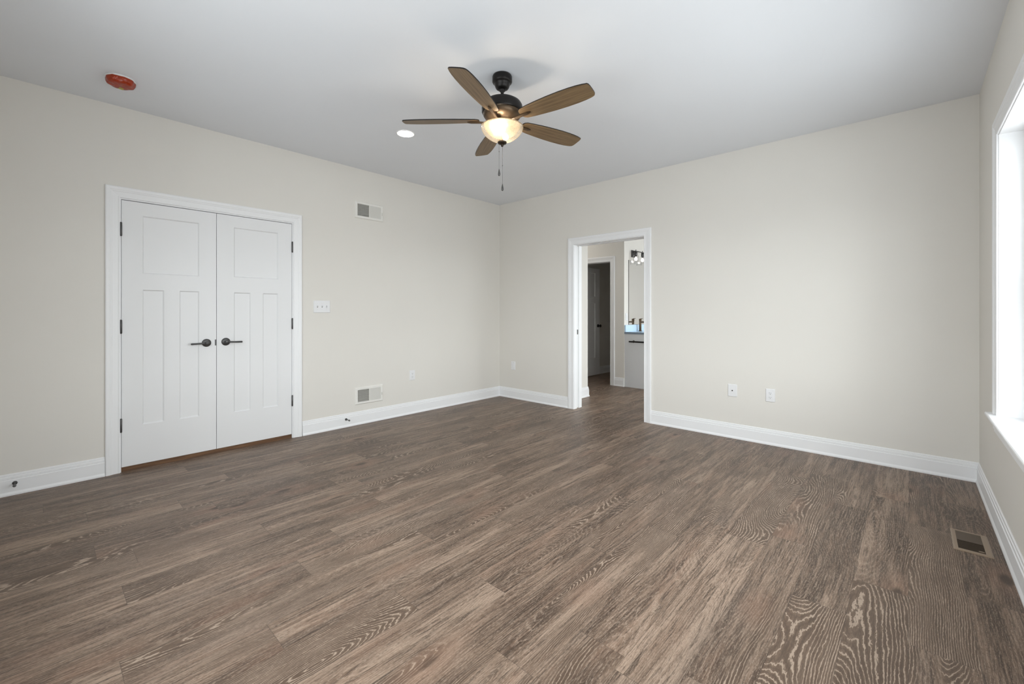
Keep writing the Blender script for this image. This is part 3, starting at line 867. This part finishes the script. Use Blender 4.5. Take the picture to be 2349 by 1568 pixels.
MB().lathe([(0, 2.452), (0.058, 2.452), (0.061, 2.447), (0.058, 2.442), (0.050, 2.440), (0.050, 2.434), (0.036, 2.426), (0.022, 2.420), (0.0, 2.420)], 56).build('light_fitter', M['bronze'], fan)
# blades
out = [(0.150, 0.020), (0.158, 0.036), (0.175, 0.046), (0.23, 0.054), (0.30, 0.0605), (0.38, 0.066), (0.46, 0.0685), (0.53, 0.0675), (0.58, 0.064), (0.615, 0.059), (0.632, 0.0545)]
tip = [(0.642, 0.049), (0.648, 0.040), (0.651, 0.024), (0.652, 0.000), (0.652, -0.026), (0.650, -0.043), (0.644, -0.052)]
outline = out + tip + [(r, -w) for r, w in reversed(out)]
for k in range(5):
    a = math.radians(178 + 72 * k)
    bl = MB(); n = len(outline); th = 0.0065
    vs = [(r, w_, -th / 2) for r, w_ in outline] + [(r, w_, th / 2) for r, w_ in outline]
    bl.add(vs, [tuple(range(n - 1, -1, -1))], mi=0)
    bl.add(vs, [tuple(range(n, 2 * n))], mi=1)
    bl.add(vs, [(i, (i + 1) % n, n + (i + 1) % n, n + i) for i in range(n)], mi=1)
    o = bl.build('blade', [M['blade'], M['black']], fan)
    mat = Matrix.Rotation(a, 4, 'Z') @ Matrix.Translation((0, 0, 2.452)) @ Matrix.Rotation(math.radians(-13), 4, 'X')
    o.matrix_local = mat
    irn = MB()
    pts = [(0.046, 0, -0.010), (0.105, 0, -0.0135), (0.145, 0, -0.0105), (0.205, 0, -0.0095), (0.228, 0, -0.0085)]
    wd_ = [0.0085, 0.0085, 0.010, 0.0085, 0.0015]; hh = [0.006, 0.006, 0.006, 0.006, 0.004]
    vs = []
    for (px, py, pz), ww, h_ in zip(pts, wd_, hh): vs += [(px, -ww, pz - h_), (px, ww, pz - h_), (px, ww * 0.75, pz + h_), (px, -ww * 0.75, pz + h_)]
    fs = [(0, 1, 2, 3), (16, 17, 18, 19)]
    for i in range(4):
        for q in range(4): fs.append((i * 4 + q, i * 4 + (q + 1) % 4, i * 4 + 4 + (q + 1) % 4, i * 4 + 4 + q))
    irn.add(vs, fs).build('blade_iron', M['bronze'], o)
# bulb, bowl, finial
for sg in (-1, 1):                          # two lamps, one in front of and one behind the centre rod
    bx_, by_ = 0.019 * sg, 0.083 * sg
    MB().tube([(bx_ * 0.45, by_ * 0.45, 2.430), (bx_ * 0.8, by_ * 0.8, 2.422), (bx_, by_, 2.412), (bx_, by_, 2.398)], [0.008, 0.011, 0.013, 0.013], 16).build('socket', M['black'], fan)
    MB().lathe([(0, 2.400), (0.010, 2.400), (0.012, 2.394), (0.019, 2.386), (0.0215, 2.377), (0.019, 2.367), (0.011, 2.360), (0, 2.358)], 28, (bx_, by_, 0)).build('bulb', M['bulb'], fan)
MB().tube([(0, 0.010, 2.436), (0, 0.004, 2.302)], 0.0035, 10).build('centre_rod', M['bronze'], fan)
bp = [(0.1370, 2.4050), (0.1365, 2.400), (0.1325, 2.387), (0.1235, 2.371), (0.110, 2.355), (0.093, 2.341), (0.073, 2.329), (0.051, 2.3205), (0.030, 2.315), (0.006, 2.3135)]
rim = [(0.1370, 2.4050), (0.1385, 2.4065), (0.1385, 2.4085), (0.1365, 2.4095), (0.1345, 2.4080), (0.1350, 2.4055), (0.1370, 2.4050)]
MB().lathe(bp, 72).lathe(rim, 72).build('glass_bowl', M['bowl'], fan)
MB().lathe([(0, 2.316), (0.020, 2.3145), (0.0295, 2.311), (0.030, 2.306), (0.026, 2.300), (0.014, 2.296), (0.009, 2.291), (0.008, 2.285), (0.005, 2.281), (0, 2.280)], 36).build('finial', M['darkbronze'], fan)
for px, py, za, zb, zj in ((-0.0200, 0.0, 2.303, 2.135, 2.2495), (0.0015, 0.0, 2.282, 2.038, 2.158)):
    ch = MB().tube([(px, py, za), (px, py, zb)], 0.0010, 8)
    ch.lathe([(0, zj - 0.004), (0.0026, zj - 0.002), (0.0026, zj + 0.002), (0, zj + 0.004)], 12, (px, py, 0))
    co = ch.build('pull_chain', M['chain'], fan)
    MB().lathe([(0, zb + 0.002), (0.0022, zb), (0.0035, zb - 0.008), (0.0068, zb - 0.024), (0.0080, zb - 0.033), (0.0068, zb - 0.040), (0.003, zb - 0.044), (0, zb - 0.0445)], 20, (px, py, 0)).build('pendant', M['gunmetal'], co)


# ------------------------------------------------------------------ bathroom beyond the doorway
VX0, VX1 = XF + 0.018, XF + 1.55
v = thing('vanity_cabinet', 'white bathroom vanity cabinet seen end-on through the doorway', 'cabinet', (VX0, YV, 0), 0)
MB().box(0, VX1 - VX0, -0.53, -0.002, 0.0, 0.855).build('body', M['cabinet'], v)
MB().box(-0.004, 0.0, -0.53, -0.002, 0.0, 0.855).build('end_panel', M['cabinet'], v)
for i in range(3):
    xa = 0.01 + i * 0.505
    dd = MB().box(xa, xa + 0.495, -0.55, -0.53, 0.10, 0.84).build('door', M['cabinet'], v)
    MB().tube([(xa + 0.45, -0.575, 0.60), (xa + 0.45, -0.575, 0.74)], 0.005, 10).build('handle', M['black'], dd)
ct = thing('countertop', 'pale blue countertop with backsplash on the bathroom vanity', 'countertop', (VX0, YV, 0.8555), 0)
MB().box(-0.015, VX1 - VX0 + 0.015, -0.56, -0.002, 0.0, 0.030).build('slab', M['stoneedge'], ct)
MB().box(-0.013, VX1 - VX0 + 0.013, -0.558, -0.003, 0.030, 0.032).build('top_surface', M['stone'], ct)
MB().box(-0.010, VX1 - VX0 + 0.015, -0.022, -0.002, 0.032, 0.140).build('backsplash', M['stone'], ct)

tb = thing('towel_bar', 'black towel bar on the end of the white bathroom vanity', 'towel bar', (VX0 - 0.004, YV - 0.10, 0.735), BK)
MB().tube([(0, -0.042, 0), (0.36, -0.042, 0)], 0.0125, 16).build('bar', M['black'], tb)
for xx in (0.06, 0.30):
    MB().lathe([(0, 0), (0.020, 0), (0.020, -0.006), (0.011, -0.010), (0.010, -0.036), (0, -0.036)], 20, (xx, 0, 0), 'y').build('post', M['black'], tb)

fa = thing('faucet', 'dark bronze faucet standing on the pale blue vanity counter', 'faucet', (6.80, YV - 0.075, 0.8885), 0)
MB().lathe([(0, 0), (0.030, 0), (0.030, 0.006), (0.020, 0.012), (0.019, 0.16), (0.022, 0.175), (0.022, 0.205), (0.0, 0.207)], 24).build('body', M['bronze'], fa)
MB().tube([(0, 0, 0.15), (0, -0.05, 0.152), (0, -0.12, 0.145), (0, -0.135, 0.125)], [0.013, 0.012, 0.011, 0.010], 14).build('spout', M['bronze'], fa)
MB().tube([(0, 0, 0.203), (0.03, 0, 0.207), (0.085, 0, 0.209)], 0.005, 10).build('lever', M['bronze'], fa)

mi = thing('bathroom_mirror', 'tall frameless mirror on the bright wall above the vanity', 'mirror', (6.525, YV, 1.0), 0)
MB().box(0, 1.20, -0.008, -0.001, 0.0, 1.06).build('backing', M['gunmetal'], mi)
MB().box(0.003, 1.197, -0.0095, -0.008, 0.002, 1.058).build('glass', M['mirror'], mi)

vl = thing('vanity_light', 'dark metal vanity light with clear glass jar shades above the mirror', 'wall light', (6.86, YV, 2.175), 0)
MB().plate(-0.235, -0.13, -0.060, 0.055, 0.018, 0.004).build('backplate', M['gunmetal'], vl)
MB().box(-0.29, 0.24, -0.104, -0.092, 0.020, 0.032).box(-0.20, -0.165, -0.094, -0.016, 0.018, 0.034).build('bar', M['gunmetal'], vl)
for xx in (-0.26, -0.025, 0.21):
    sh = MB().lathe([(0.020, -0.035), (0.040, -0.040), (0.047, -0.052), (0.047, -0.155), (0.0455, -0.155), (0.0455, -0.053), (0.038, -0.042)], 32, (xx, -0.0975, 0)).build('shade', M['jar'], vl)
    MB().lathe([(0, 0.052), (0.006, 0.052), (0.006, 0.022), (0.022, 0.020), (0.022, -0.036), (0.016, -0.044), (0.014, -0.060), (0, -0.060)], 24, (xx, -0.0975, 0)).build('socket', M['gunmetal'], vl)
    MB().lathe([(0, -0.060), (0.010, -0.062), (0.022, -0.085), (0.026, -0.104), (0.020, -0.122), (0, -0.132)], 20, (xx, -0.0975, 0)).build('bulb', M['vanitybulb'], vl)

t = thing('vanity_switch', 'slim white switch plate on the bright wall left of the mirror', 'switch', (6.455, YV, 1.13), 0)
MB().plate(-0.036, 0.036, -0.058, 0.058, 0.007, 0.004).build('cover_plate', M['plate'], t)
MB().plate(-0.016, 0.016, -0.033, 0.033, 0.004, 0.002, -0.007).build('rocker', M['plate'], t)
